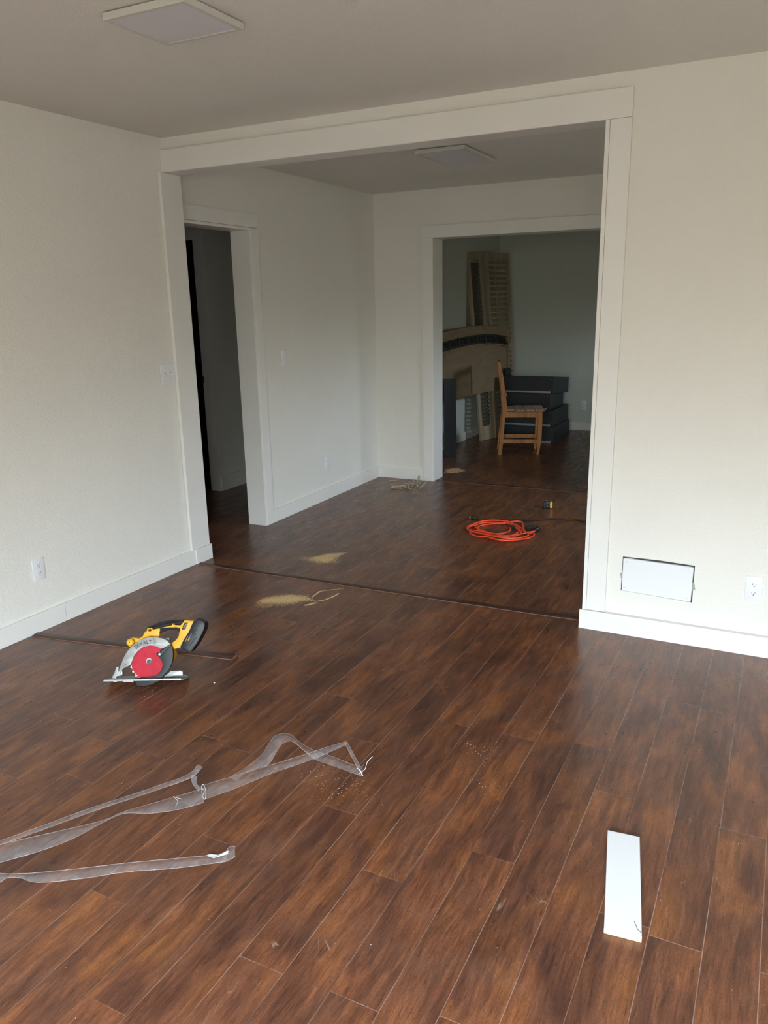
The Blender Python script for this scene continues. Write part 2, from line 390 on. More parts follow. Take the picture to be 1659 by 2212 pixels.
# window frames
def window(name, horiz, a0, a1, z0, z1, p0, p1):
    w = .045; c = (a0+a1)/2
    l = [(a0, a1, p0, p1, z0, z0+w), (a0, a1, p0, p1, z1-w, z1), (a0, a0+w, p0, p1, z0+w, z1-w), (a1-w, a1, p0, p1, z0+w, z1-w), (c-.02, c+.02, p0, p1, z0+w, z1-w)]
    if not horiz: l = [(b[2], b[3], b[0], b[1], b[4], b[5]) for b in l]
    return struct(name, boxes(l), MTRIM)
window('window_1', True, *WA, -5.30, -5.26); window('window_2', False, *WB, 3.97, 4.01); window('window_3', False, *WC, 3.27, 3.31)

# ------------------------------------------------------------ trim
HB = .095; T = .016; g = .0012
def lbase(ya, yb):
    bm = bmesh.new(); prism(bm, [(SK*ya, ya), (SK*yb, yb), (SK*yb+T, yb), (SK*ya+T, ya)], 0, HB, bev=.0015); return struct('baseboard_left', bm, MTRIM)
lbase(-5.2, -1.012); lbase(-1.009, -.02)
struct('baseboard_left', bx(0, .0255, -.02, WT+.018, 0, HB, bev=.0015), MTRIM)
# left jamb board of the wide opening
struct('trim_1', bx(0, .020, -.050, WT+.004, HB+.001, HT-.001, bev=.002), MTRIM)
# header casing, soffit and right casing
struct('trim_2', bx(0.0, XR+.107, -.018, 0, HT+g, HT+.114, bev=.0012), MTRIM)
struct('trim_3', bx(.0, XR+.018, -.014, WT+.014, HT, HT+.016, bev=.001), MTRIM)
struct('trim_4', bx(XR+.0195, XR+.107, -.018, 0, HB+g, HT, bev=.0012), MTRIM)
struct('trim_5', bx(XR, XR+.018, -.016, WT+.014, HB*0+.0, HT-.0005, bev=.001), MTRIM)
struct('trim_6', bx(XR+.019, XR+.107, WT, WT+.016, 0, HT, bev=.001), MTRIM)
struct('trim_7', bx(-.09, XR+.107, WT, WT+.016, HT+.017, HT+.114, bev=.001), MTRIM)
struct('baseboard_front', bx(XR-.010, 4.7, -.030, -.0165, 0, HB, bev=.0015), MTRIM)
struct('baseboard_front', bx(XR+.108, 4.7, -.0165, 0, 0, HB-.0005), MTRIM)
struct('baseboard_right', bx(4.684, 4.7, -5.2, -.031, 0, HB, bev=.0015), MTRIM)
# middle room: doorway to the hall
struct('trim_8', bx(X2-WD-.012, X2+.012, YD-.0, YD+.018, 0, HD+.016, bev=.001), MTRIM)
struct('trim_9', bx(X2-WD-.012, X2+.012, .13, YD-.0005, HD, HD+.018, bev=.001), MTRIM)
struct('trim_10', bx(X2, X2+.016, YD+.0195, YD+.100, 0, HD+.016, bev=.001), MTRIM)
struct('trim_11', bx(X2, X2+.016, .12, YD+.100, HD+.0195, HD+.105, bev=.001), MTRIM)
struct('baseboard_left', bx(X2, X2+T, YD+.1012, D2, 0, HB, bev=.0015), MTRIM)
struct('baseboard_far', bx(X2+T, X3L-.094, D2-T, D2, 0, HB, bev=.0015), MTRIM)
struct('baseboard_far', bx(X3R+.095, 3.9, D2-T, D2, 0, HB, bev=.0015), MTRIM)
struct('trim_12', bx(X3L-.093, X3L-.005, D2-.016, D2, 0, H3+.003, bev=.001), MTRIM)
struct('trim_13', bx(X3L-.093, X3R+.093, D2-.016, D2, H3+.0045, H3+.098, bev=.001), MTRIM)
struct('trim_14', bx(X3R+.005, X3R+.093, D2-.016, D2, 0, H3+.003, bev=.001), MTRIM)
struct('trim_15', bx(X3L-.018, X3L, D2-.012, D2B+.012, 0, H3, bev=.001), MTRIM)
struct('trim_16', bx(X3R, X3R+.018, D2-.012, D2B+.012, 0, H3, bev=.001), MTRIM)
struct('trim_17', bx(X3L-.018, X3R+.018, D2-.012, D2B+.012, H3+.0005, H3+.018), MTRIM)
struct('baseboard_left', bx(-.084, -.084+T, D2B, 5.968, 0, HB, bev=.0015), MTRIM)
struct('baseboard_far', bx(-.084+T, 3.2, 5.968-T, 5.968, 0, HB, bev=.0015), MTRIM)
struct('baseboard_left', bx(-1.10, -1.10+T, 1.65, 3.2, 0, .130, bev=.0015), MTRIM)
struct('trim_18', bx(-1.185, -1.10, 1.634, 1.65, 0, 2.068, bev=.001), MTRIM)
struct('trim_19', bx(-2.07, -1.10, 1.634, 1.65, 2.0695, 2.145, bev=.001), MTRIM)
struct('trim_20', bx(-1.203, -1.187, 1.640, 1.745, 0, 2.068, bev=.001), MTRIM)
# near-black door slab with knob and strike plate in the hall
dr = struct('door_1', bx(-1.985, -1.204, 1.675, 1.735, .004, 2.074, bev=.001), MBLACKSLAB)
bm = bmesh.new(); cyl(bm, (-1.232, 1.670, 1.130), (0, 1, 0), .028, .010, 24); cyl(bm, (-1.232, 1.655, 1.130), (0, 1, 0), .010, .03, 16)
bmesh.ops.create_uvsphere(bm, u_segments=16, v_segments=10, radius=.026, matrix=Matrix.Translation((-1.232, 1.635, 1.130)))
obj('door_knob', bm, mat('dark_bronze', (.02, .016, .012), .35, .7), dr, True)
bm = boxes([(-1.2005, -1.191, 1.6385, 1.640, .925, .985)], 0); obj('strike_plate', bm, MIRON, dr)

# ------------------------------------------------------------ transition strips
def molding(name, label, pts, w, h, group=None):
    """flat moulding following a floor polyline, low at its edges"""
    pts = [Vector((*p, 0)) for p in catmull([(p[0], p[1], 0) for p in pts], 6)] if False else catmull([(p[0], p[1], 0) for p in pts], 6)
    bm = bmesh.new(); rings = []
    prof = [(-w/2, 0), (-w/2, h*.35), (-w*.38, h*.75), (-w*.2, h), (w*.2, h), (w*.38, h*.75), (w/2, h*.35), (w/2, 0)]
    for i, p in enumerate(pts):
        d = (pts[min(i+1, len(pts)-1)]-pts[max(i-1, 0)]).normalized(); n = Vector((-d.y, d.x, 0))
        rings.append([bm.verts.new(p+n*a+Vector((0, 0, b+.0004))) for a, b in prof])
    for a, b in zip(rings, rings[1:]):
        for k in range(len(prof)):
            f = bm.faces.new([a[k], b[k], b[(k+1) % len(prof)], a[(k+1) % len(prof)]]); f.material_index = 1 if k in (0, 6) else 0
    f1 = bm.faces.new(rings[0]); f2 = bm.faces.new(rings[-1][::-1]); f1.material_index = f2.material_index = 1
    bmesh.ops.recalc_face_normals(bm, faces=bm.faces)
    return tag(obj(name, bm, [MSTRIP, MCORE]), label, 'floor transition strip', group)
s1 = [(.030, .004), (.4024, .0077), (.7995, .0279), (1.1598, .0374), (1.6144, .0495), (2.0316, .0606), (2.384, .0770)]
molding('transition_strip', 'long dark brown floor transition strip across the wide opening', s1, .040, .0065)
molding('transition_strip', 'loose dark brown transition strip on the floor behind the circular saw', [(-.002, -1.208), (.30, -1.152), (.70, -1.076), (1.060, -1.008)], .050, .0075)
molding('transition_strip', 'dark floor transition strip in the doorway to the far room', [(.460, 2.72), (1.1, 2.745), (1.96, 2.775)], .034, .005)
# ------------------------------------------------------------ wall fittings
def outlet(label, loc, rotz, group='duplex wall outlets'):
    t = thing('wall_outlet', label, 'outlet', loc, (0, 0, rotz))
    # local: x across, -y towards the room
    obj('cover_plate', bx(-.035, .035, -.006, 0, -.057, .057, bev=.003), MPLAST, t, True)
    for s in (-1, 1):
        bm = bmesh.new(); cz = s*.0195
        pts = [(.0165*math.cos(a)*1.0, cz+max(-.0135, min(.0135, .0165*math.sin(a)))) for a in [i*2*PI/28 for i in range(28)]]
        prism(bm, pts, -.0085, -.0058, axes='XZ', bev=.0006); so = obj('socket', bm, MPLAST, t)
        bm = boxes([(-.0075, -.0055, -.0088, -.0084, cz-.001, cz+.0075), (.0050, .0070, -.0088, -.0084, cz+.000, cz+.0070)])
        cyl(bm, (0, -.0086, cz-.0065), (0, 1, 0), .0024, .0004, 12); obj('slots', bm, MSLOT, so)
    bm = bmesh.new(); cyl(bm, (0, -.0065, 0), (0, 1, 0), .0028, .0014, 14); obj('screw', bm, MPLAST, t)
    return t
outlet('white duplex outlet low on the left wall', (SK*-1.125+.0, -1.125, .312), PI/2)
outlet('white duplex outlet low on the right wall beside the vent patch', (3.141, 0, .304), 0)
outlet('white duplex outlet low on the side wall of the middle room', (X2, 1.780, .293), PI/2)
outlet('faint outlet on the far room back wall beside the drawer stack', (1.01, 5.968, .30), 0)
def switch(label, loc, rotz, gangs):
    t = thing('light_switch', label, 'light switch', loc, (0, 0, rotz))
    w = .035 if gangs == 1 else .0585
    obj('cover_plate', bx(-w, w, -.006, 0, -.057, .057, bev=.003), MPLAST, t, True)
    for c in ([0] if gangs == 1 else [-.023, .023]):
        bm = bmesh.new(); prism(bm, [(-.010, -.006), (-.010, .006), (-.0135, .009), (-.020, .014), (-.021, .010), (-.0135, .001)], c-.0045, c+.0045)
        for v in bm.verts: v.co = Vector((v.co.z, v.co.x+.004, -v.co.y*.9))
        bmesh.ops.recalc_face_normals(bm, faces=bm.faces)
        tg = obj('toggle', bm, MPLAST, t)
        bm = boxes([(c-.005, c+.005, -.0064, -.0061, -.012, .012)]); obj('toggle_slot', bm, mat('slot_shadow', (.45, .45, .46), .6), t)
        for z in (-.030, .030):
            bm = bmesh.new(); cyl(bm, (c, -.0063, z), (0, 1, 0), .0026, .001, 12); obj('screw', bm, MPLAST, t)
    return t
switch('double toggle light switch on the left wall beside the jamb of the wide opening', (SK*-.103, -.110, 1.178), PI/2, 2)
switch('single toggle light switch on the middle room wall right of the hall doorway', (X2, 1.238, 1.175), PI/2, 1)
# vent cover: a white board screwed over a hole in the right wall
t = thing('vent_cover', 'white rectangular board screwed over a wall vent with broken plaster edges', 'vent cover', (2.735, 0, .293))
bm = bmesh.new(); prism(bm, [(-.1535, .081), (-.146, .0835), (.1505, .0785), (.1540, .075), (.1530, -.0865), (-.1530, -.0760)], -.0145, -.002, axes='XZ', bev=.0008)
obj('board', bm, MGLOSSW, t)
bm = bmesh.new(); prism(bm, [(-.1580, .0865), (.0, .0890), (.1580, .0835), (.1585, -.0925), (.0, -.0865), (-.1585, -.081)], -.002, -.0003, axes='XZ'); obj('gap', bm, MGAP, t)
for sx, cz, lab in ((-1, -.004, 1), (1, -.018, 2)):
    rr = random.Random(lab); bm = bmesh.new()
    pts = [(sx*(.150+.0165*(.55+.6*rr.random())*math.sin(a)), cz+.026*math.cos(a)*(.8+.35*rr.random())) for a in [PI*i/13 for i in range(14)]]
    if sx < 0: pts = pts[::-1]
    prism(bm, pts, -.0045, 0, axes='XZ'); obj('broken_plaster', bm, MPLASTER, t)
for x, z in ((-.137, .067), (-.142, -.060), (.135, -.070)):
    bm = bmesh.new(); cyl(bm, (x, -.0146, z), (0, 1, 0), .0024, .0008, 12); obj('screw', bm, MSCREW, t)
# ceiling panels
def panel(label, x0, x1, y0, y1):
    cx, cy = (x0+x1)/2, (y0+y1)/2; w, h = (x1-x0)/2, (y1-y0)/2
    t = thing('ceiling_light', label, 'ceiling light', (cx, cy, H), group='flat ceiling light panels')
    e = .016
    obj('frame', boxes([(-w, w, -h, -h+e, -.026, -.005), (-w, w, h-e, h, -.026, -.005), (-w, -w+e, -h+e, h-e, -.026, -.005), (w-e, w, -h+e, h-e, -.026, -.005),
        (-w+.012, w-.012, -h+.012, h-.012, -.008, 0)], .001), MFRAME, t)
    obj('diffuser', bx(-w+e, w-e, -h+e, h-e, -.024, -.012, bev=.003), MDIFF, t)
    return t
panel('square white light panel on the living room ceiling near the camera', 1.168, 1.490, -1.546, -1.254)
panel('white light panel on the middle room ceiling seen through the wide opening', 1.035, 1.358, 1.060, 1.612)

# ------------------------------------------------------------ circular saw
C_ = (.1594, .0749)
S_upper_guard=[(0.0351,0.0367),(0.0366,0.0495),(0.0502,0.0834),(0.0615,0.1087),(0.0765,0.1296),(0.1002,0.1523),(0.1296,0.1707),(0.1598,0.1789),(0.1935,0.1786),(0.2222,0.1722),(0.2401,0.1623),(0.2531,0.1452),(0.2309,0.1329),(0.2115,0.1291),(0.1894,0.1401),(0.1666,0.1434),(0.1385,0.1368),(0.1158,0.1224),(0.0988,0.1016),(0.0924,0.0826),(0.0840,0.0635),(0.0525,0.0483),(0.0469,0.0365)]
S_yellow=[(0.0750,0.1338),(0.0633,0.1425),(0.0606,0.1560),(0.0673,0.1710),(0.0798,0.1771),(0.0963,0.1747),(0.1107,0.1719),(0.1265,0.1812),(0.1323,0.1958),(0.1437,0.2039),(0.1466,0.2121),(0.1555,0.2174),(0.1658,0.2151),(0.1736,0.2096),(0.2057,0.2160),(0.2484,0.2248),(0.2556,0.2342),(0.2638,0.2328),(0.2640,0.2257),(0.2882,0.2253),(0.2976,0.2363),(0.3048,0.2457),(0.3442,0.2424),(0.3498,0.2353),(0.3325,0.1835),(0.3068,0.1336),(0.2723,0.1258),(0.2562,0.1240),(0.2517,0.1515),(0.2697,0.1638),(0.2795,0.1783),(0.2855,0.2095),(0.2766,0.2130),(0.2389,0.2138),(0.2131,0.2067),(0.1988,0.1986),(0.1978,0.1798),(0.1759,0.1719),(0.1598,0.1785),(0.1198,0.1583),(0.0922,0.1377)]
S_yhole=[(0.1497,0.2101),(0.1551,0.2137),(0.1625,0.2119),(0.1636,0.2056),(0.1571,0.2007),(0.1506,0.2029)]
S_grip_top=[(0.1422,0.2101),(0.1464,0.2184),(0.1563,0.2244),(0.1736,0.2291),(0.1998,0.2402),(0.2338,0.2458),(0.2673,0.2472),(0.3028,0.2473),(0.2991,0.2384),(0.2896,0.2261),(0.2654,0.2273),(0.2557,0.2350),(0.2485,0.2260),(0.2058,0.2173),(0.1738,0.2116),(0.1660,0.2167),(0.1556,0.2182)]
S_grip_low=[(0.1972,0.2145),(0.2394,0.2187),(0.2769,0.2172),(0.2870,0.2128),(0.2825,0.1970),(0.2715,0.2035),(0.2381,0.2054),(0.2123,0.1984),(0.1984,0.1937)]
S_battery=[(0.3639,0.2524),(0.3800,0.2472),(0.3958,0.2365),(0.3982,0.2240),(0.3930,0.2033),(0.3677,0.1535),(0.3388,0.1139),(0.3280,0.1112),(0.3160,0.1186),(0.2938,0.1288),(0.2929,0.1381),(0.3054,0.1631),(0.3274,0.1962),(0.3380,0.2210),(0.3483,0.2415)]
S_lever=[(0.1925,0.1083),(0.2083,0.1186),(0.2311,0.1350),(0.2534,0.1481),(0.2549,0.1409),(0.2364,0.1243),(0.2246,0.1119),(0.2148,0.0994),(0.2020,0.0975)]
S_lower_guard=[(0.2134,0.1270),(0.2309,0.1329),(0.2531,0.1452),(0.2582,0.1324),(0.2627,0.1133),(0.2623,0.0879),(0.2557,0.0624),(0.2451,0.0412),(0.2285,0.0243),(0.2190,0.0138),(0.2132,-0.0013),(0.1730,-0.0199),(0.1381,-0.0266),(0.1085,-0.0230),(0.1040,-0.0056),(0.0988,0.0053),(0.1420,0.0110),(0.1850,0.0144),(0.1937,0.0164),(0.2108,0.0376),(0.2205,0.0631),(0.2146,0.0760),(0.2018,0.0954),(0.1965,0.1061)]
S_post=[(0.0246,0.0561),(0.0347,0.0559),(0.0325,0.0367),(0.0453,0.0407),(0.0503,0.0355),(0.0500,0.0256),(0.0429,0.0202),(0.0256,0.0175),(0.0246,0.0089),(0.0075,0.0092),(0.0086,0.0178),(0.0175,0.0327)]
S_rear=[(0.2188,0.0116),(0.2324,0.0199),(0.2464,0.0326),(0.2804,0.0319),(0.2848,0.0340),(0.2969,0.0273),(0.2977,0.0122),(0.2870,0.0124),(0.2183,0.0073)]
S_nameplate=[(0.3037,0.2341),(0.3198,0.2358),(0.3095,0.2070),(0.2935,0.2060)]
TILT = math.radians(20)
saw = thing('circular_saw', 'yellow cordless circular saw with red blade and black battery on the floor', 'circular saw', (.752, -1.447, .0262))
saw.rotation_mode = 'XYZ'
saw.matrix_world = Matrix.Translation((.752, -1.447, .0262)) @ Matrix.Rotation(math.radians(27), 4, 'Z') @ Matrix.Rotation(-TILT, 4, 'X')
def sp_(name, pts, y0, y1, m, parent=None, holes=(), bev=.0012, smooth=True):
    bm = bmesh.new(); prism(bm, pts, y0, y1, holes=holes, axes='XZ', bev=bev); return obj(name, bm, m, parent or saw, smooth)
# base shoe with blade slot, rolled near edge and hinge post
bm = bmesh.new()
prism(bm, [(-.022, -.030), (.300, -.034), (.314, -.024), (.316, .066), (.304, .074), (-.012, .074), (-.024, .066)], 0, .003,
      holes=[[(.075, -.006), (.075, .008), (.245, .008), (.245, -.006)]], bev=.0006)
box(bm, -.022, .304, -.0345, -.0300, -.001, .0065, bev=.0008); box(bm, -.018, .300, .0705, .074, 0, .007, bev=.0008)
box(bm, .020, .034, -.0350, -.0290, -.004, .003); box(bm, .060, .102, -.033, -.020, -.0045, .000)
base = obj('base_shoe', bm, MSILVER, saw)
sp_('hinge_post', S_post, -.016, .006, MSILVER)
bm = bmesh.new(); cyl(bm, (.040, -.018, .030), (0, 1, 0), .0065, .006, 20); obj('hinge_pin', bm, MSCREW, saw, True)
sp_('rear_bracket', S_rear, .014, .046, MSILVER)
# blade with teeth
bm = bmesh.new(); n = 24; pts = []
for i in range(n):
    a = 2*PI*i/n
    for da, r in ((0, .0845), (.05, .0812), (.10, .0765), (.16, .0775), (.24, .0790)):
        pts.append((C_[0]+r*math.cos(a+da), C_[1]+r*math.sin(a+da)))
prism(bm, pts, -.0006, .0006, axes='XZ'); bl = obj('blade', bm, MTOOTH, saw)
bm = bmesh.new(); cyl(bm, (C_[0], -.0009, C_[1]), (0, 1, 0), .0768, .0006, 72); obj('blade_coating', bm, MRED, bl)
bm = bmesh.new(); cyl(bm, (C_[0]-.001, -.0014, C_[1]+.002), (0, 1, 0), .0125, .0008, 32); obj('bare_ring', bm, mat('scuffed_white_metal', (.42, .40, .38), .5, .1), bl)
bm = bmesh.new(); cyl(bm, (C_[0]+.0005, -.004, C_[1]-.0005), (0, 1, 0), .0100, .005, 32, bev=.001); cyl(bm, (C_[0], -.008, C_[1]), (0, 1, 0), .0062, .005, 6, bev=.0006)
obj('arbor_bolt', bm, mat('dark_arbor_steel', (.07, .07, .065), .5, 0, .4), bl, True)
bm = bmesh.new(); cyl(bm, (C_[0], -.0108, C_[1]), (0, 1, 0), .0025, .001, 6); obj('hex_recess', bm, MSLOT, bl)
sp_('lower_guard', S_lower_guard, -.010, .010, MDGUARD, bev=.002)
sp_('upper_guard', S_upper_guard, -.016, .016, MGUARD, bev=.003)
sp_('guard_lever', S_lever, -.020, -.008, MBLKG, bev=.002)
for q_ in ((.2085, .1065, .005), (.2065, .1165, .0022)):
    bm = bmesh.new(); cyl(bm, (q_[0], -.0205, q_[1]), (0, 1, 0), q_[2], .002, 16); obj('lever_screw', bm, MSCREW, saw)
YB = .048
body = sp_('handle_body', S_yellow, .012, YB, MYEL, holes=[S_yhole], bev=.004)
sp_('grip', S_grip_top, .009, YB+.003, MBLK, bev=.006)
sp_('grip', S_grip_low, .011, YB+.001, MBLK, bev=.006)
sp_('label_plate', S_nameplate, .0108, .0122, MBLKG, body, bev=.0003)
bm = bmesh.new()
for k in range(3): box(bm, .2995+k*.0042, .3085+k*.0042, .0104, .0108, .2120+k*.0078, .2152+k*.0078)
obj('label_marks', bm, MYTXT, body)
for q_ in ((.2600, .2290, .0030), (.3205, .1800, .0022), (.2975, .1660, .0018)):
    bm = bmesh.new(); cyl(bm, (q_[0], .0112, q_[1]), (0, 1, 0), q_[2], .001, 14); obj('screw_recess', bm, MSLOT, body)
bm = bmesh.new()
pr = [(0, -.012), (.010, -.011), (.0155, -.006), (.0172, .004), (.0165, .020), (.013, .032), (.010, .045), (0, .046)]
rings = []
for r, y in pr[1:-1]:
    rings.append([bm.verts.new((.0790+r*math.cos(2*PI*k/24), y, .1570+r*math.sin(2*PI*k/24))) for k in range(24)])
for a, b in zip(rings, rings[1:]):
    for k in range(24): bm.faces.new([a[k], a[(k+1) % 24], b[(k+1) % 24], b[k]])
bm.faces.new(rings[0]); bm.faces.new(rings[-1]); bmesh.ops.recalc_face_normals(bm, faces=bm.faces)
kn = obj('front_knob', bm, MYEL, saw, True)
bm = bmesh.new(); cyl(bm, (.0780, -.0115, .1590), (0, 1, 0), .0022, .0012, 12); obj('knob_screw', bm, MSLOT, kn)
bat = sp_('battery_pack', S_battery, -.010, .066, MBLKG, bev=.006)
bm = boxes([]) 
sp_('battery_latch', [(.345, .198), (.362, .206), (.372, .196), (.356, .180)], -.0125, -.009, MBLKG, bat, bev=.001)
sp_('battery_rib', [(.312, .150), (.322, .147), (.345, .190), (.336, .196)], -.0118, -.0095, MBLKG, bat, bev=.0008)
sp_('battery_rib', [(.330, .135), (.350, .150), (.366, .178), (.356, .172), (.340, .150)], -.0125, -.0095, MBLKG, bat, bev=.0008)
bm = bmesh.new(); cyl(bm, (.196, .092, .094), (0, 1, 0), .046, .090, 36, bev=.006); mh = obj('motor_housing', bm, MYEL, saw, True)
bm = bmesh.new(); cyl(bm, (.196, .141, .094), (0, 1, 0), .040, .010, 36, bev=.003); obj('motor_cap', bm, MBLKG, mh, True)
bm = boxes([(.120, .240, .016, .050, .110, .172)], .004); obj('gear_case', bm, MGUARD, saw, True)
# lettering, along the guard
word = 'DEWALT'; wid = [.0125, .0085, .0165, .0135, .0105, .0110]; ang0 = math.radians(134); rad = .0865; s = 0
for ch, w_ in zip(word, wid):
    a = ang0-(s+w_/2)/rad; s += w_+.0006
    px_, pz_ = C_[0]+.004+rad*math.cos(a), C_[1]-.004+rad*math.sin(a)
    text('lettering', ch, .0235 if ch != 'E' else .0180, MBTXT, saw, Matrix.Translation((px_, -.0163, pz_)) @ Matrix.Rotation(-(a-PI/2), 4, 'Y') @ Matrix.Rotation(PI/2, 4, 'X'), width=w_*.86)
def satext(s, size, m, par, x, y, z, ang, width=None):
    return text('lettering', s, size, m, par, Matrix.Translation((x, y, z)) @ Matrix.Rotation(-math.radians(ang), 4, 'Y') @ Matrix.Rotation(PI/2, 4, 'X'), width=width)
satext('DEWALT', .008, MYTXT, bat, .3210, -.0103, .1665, 62, .026)
satext('18V', .0075, MYTXT, bat, .3310, -.0121, .1665, 62, .013)
bm = bmesh.new()
for a in ((.0600, .0795, .0700, .0705), (.0600, .0795, .0835, .0840), (.0600, .0606, .0705, .0835), (.0789, .0795, .0705, .0835), (.064, .0655, .0735, .0805), (.0655, .069, .0735, .0748), (.0655, .069, .0770, .0780), (.0715, .0730, .0735, .0805), (.073, .0765, .0793, .0805)):
    box(bm, a[0], a[1], -.0165, -.0161, a[2], a[3])
lb = obj('guard_label', bm, MBTXT, saw); 
for v in lb.data.vertices: 
    dx, dz = v.co.x-.0698, v.co.z-.077; c_, s_ = math.cos(.28), math.sin(.28); v.co.x = .0670+dx*c_-dz*s_*.9; v.co.z = .0690+dx*s_+dz*c_

# ------------------------------------------------------------ cords
cord = [(1.7358,1.4660),(1.6902,1.3951),(1.6349,1.3209),(1.5533,1.2817),(1.4694,1.2938),(1.3654,1.3234),(1.3034,1.3348),(1.2783,1.3623),(1.2782,1.4008),(1.3113,1.4696),(1.3484,1.5652),(1.4123,1.6246),(1.4761,1.6352),(1.5406,1.5902),(1.6113,1.4958),(1.6521,1.4230),(1.6632,1.3618),(1.6410,1.3020),(1.5914,1.2737),(1.5096,1.2818),(1.4020,1.3240),(1.3509,1.3625),(1.3241,1.4125),(1.3223,1.4854),(1.3642,1.5445),(1.4341,1.5852),(1.5124,1.5752),(1.5879,1.4935),(1.6381,1.4170),(1.6496,1.3487),(1.6284,1.2682),(1.5873,1.2506),(1.4894,1.2372),(1.3820,1.2785),(1.3246,1.3061),(1.2920,1.3375),(1.2794,1.3704),(1.2985,1.4250),(1.3315,1.5179),(1.3984,1.5912),(1.4877,1.5998),(1.5799,1.5441),(1.6291,1.5033),(1.6638,1.4428),(1.7080,1.3881),(1.7287,1.3323),(1.7054,1.2451),(1.6328,1.2071),(1.5546,1.2085),(1.4424,1.2459),(1.3408,1.2906),(1.3260,1.2917),(1.3564,1.2383),(1.4099,1.2033),(1.4887,1.1944),(1.5711,1.1600),(1.6446,1.1709),(1.7062,1.2179),(1.7472,1.2839),(1.7574,1.3659),(1.7387,1.4230),(1.7022,1.4075),(1.6708,1.4458),(1.6314,1.5349),(1.5980,1.6304),(1.5701,1.6538),(1.5188,1.6322),(1.4728,1.5696),(1.4047,1.5249),(1.3490,1.4698),(1.3410,1.4119),(1.3629,1.3524),(1.4218,1.3028),(1.4935,1.2938),(1.5462,1.3264),(1.5689,1.4024),(1.5651,1.4610),(1.5496,1.4926)]
RC_ = .0052; n = len(cord); pts = []
for i, p in enumerate(cord):
    z = RC_ + .004*abs(math.sin(i*1.13)) + .016*(1-abs(i/n*2-1)) * (.6+.4*math.sin(i*.7))
    if i < 2 or i > n-3: z = RC_+.006
    pts.append((p[0], p[1], z))
t = thing('extension_cord', 'coiled orange extension cord on the floor of the middle room', 'extension cord', (0, 0, 0))
bm = bmesh.new(); tube(bm, catmull(pts, 6), RC_, 10); obj('cord', bm, MORANGE, t, True)
def plug(par, a, b, name='plug', r=.016, prongs=True):
    a, b = Vector(a), Vector(b); d = (b-a).normalized(); bm = bmesh.new()
    L_ = (b-a).length
    cyl(bm, a+d*L_*.15, d, r*.45, L_*.3, 16, r*.6); cyl(bm, a+d*L_*.4, d, r*.62, L_*.3, 16, r, bev=.001); cyl(bm, a+d*L_*.75, d, r, L_*.5, 20, r*.95, bev=.002)
    o = obj(name, bm, MCORDB, par, True)
    if prongs:
        s = Vector((-d.y, d.x, 0)).normalized(); bm = bmesh.new()
        for k in (-1, 1): cyl(bm, b+s*.0063*k+d*.009+Vector((0, 0, .002)), d, .0022, .020, 8)
        cyl(bm, b+d*.009-Vector((0, 0, .005)), d, .0023, .020, 10); obj('prong', bm, MBRASS, o, True)
    return o
plug(t, (1.7358, 1.466, .017), (1.7480, 1.5250, .017), 'plug')
plug(t, (1.5496, 1.4926, .016), (1.585, 1.475, .016), 'socket', .014, False)
t = thing('power_cord', 'black power cord lying behind the coiled orange cord', 'power cord', (0, 0, 0))
bc = [(1.2579, 1.6116, .010), (1.2975, 1.6055, .006), (1.4023, 1.6600, .0055), (1.4941, 1.6900, .0055), (1.6629, 1.7729, .0055), (1.7480, 1.8360, .0055), (1.8767, 1.8728, .0055), (2.0035, 1.8723, .0055), (2.15, 1.90, .0055), (2.6, 2.05, .0055), (3.2, 1.9, .0055)]
bm = bmesh.new(); tube(bm, catmull(bc, 8), .0050, 10); obj('cord', bm, MCORDB, t, True)
plug(t, (1.2650, 1.6100, .014), (1.2150, 1.6190, .014), 'plug', .013)
# black three-way connector lying by the orange plug
t = thing('cord_connector', 'black cord connector block on the floor touching the right of the orange coil', 'connector', (1.690, 1.520, 0), (0, 0, .75))
obj('body', bx(-.035, .028, -.016, .016, .001, .030, bev=.006), MCORDB, t, True)
obj('neck', bx(.026, .046, -.009, .009, .006, .024, bev=.003), MCORDB, t, True)

# tape measure
t = thing('tape_measure', 'small black and yellow tape measure on the floor beyond the orange cord', 'tape measure', (1.640, 2.145, 0), (0, 0, math.radians(24)))
bm = bmesh.new(); prism(bm, [(-.032, 0), (.030, 0), (.033, .006), (.033, .048), (.027, .060), (.010, .066), (-.014, .064), (-.030, .050), (-.036, .030), (-.036, .006)], -.018, .018, axes='XZ', bev=.004)
obj('case', bm, MBLKG, t, True)
bm = bmesh.new(); prism(bm, [(.014, .006), (.031, .006), (.031, .054), (.014, .058)], -.0195, .0195, axes='XZ', bev=.001); obj('side_label', bm, MYTXT, t)
bm = bmesh.new(); tube(bm, [Vector((.001+.009*math.cos(a), -.0195, .032+.017*math.sin(a))) for a in [i*2*PI/20 for i in range(21)]], .0016, 6); obj('wrist_ring', bm, MSCREW, t, True)
bm = bmesh.new(); prism(bm, [(-.022, .0645), (.030, .0600), (.031, .0620), (-.022, .0665)], -.011, .011, axes='XZ'); obj('belt_clip', bm, MSCREW, t)

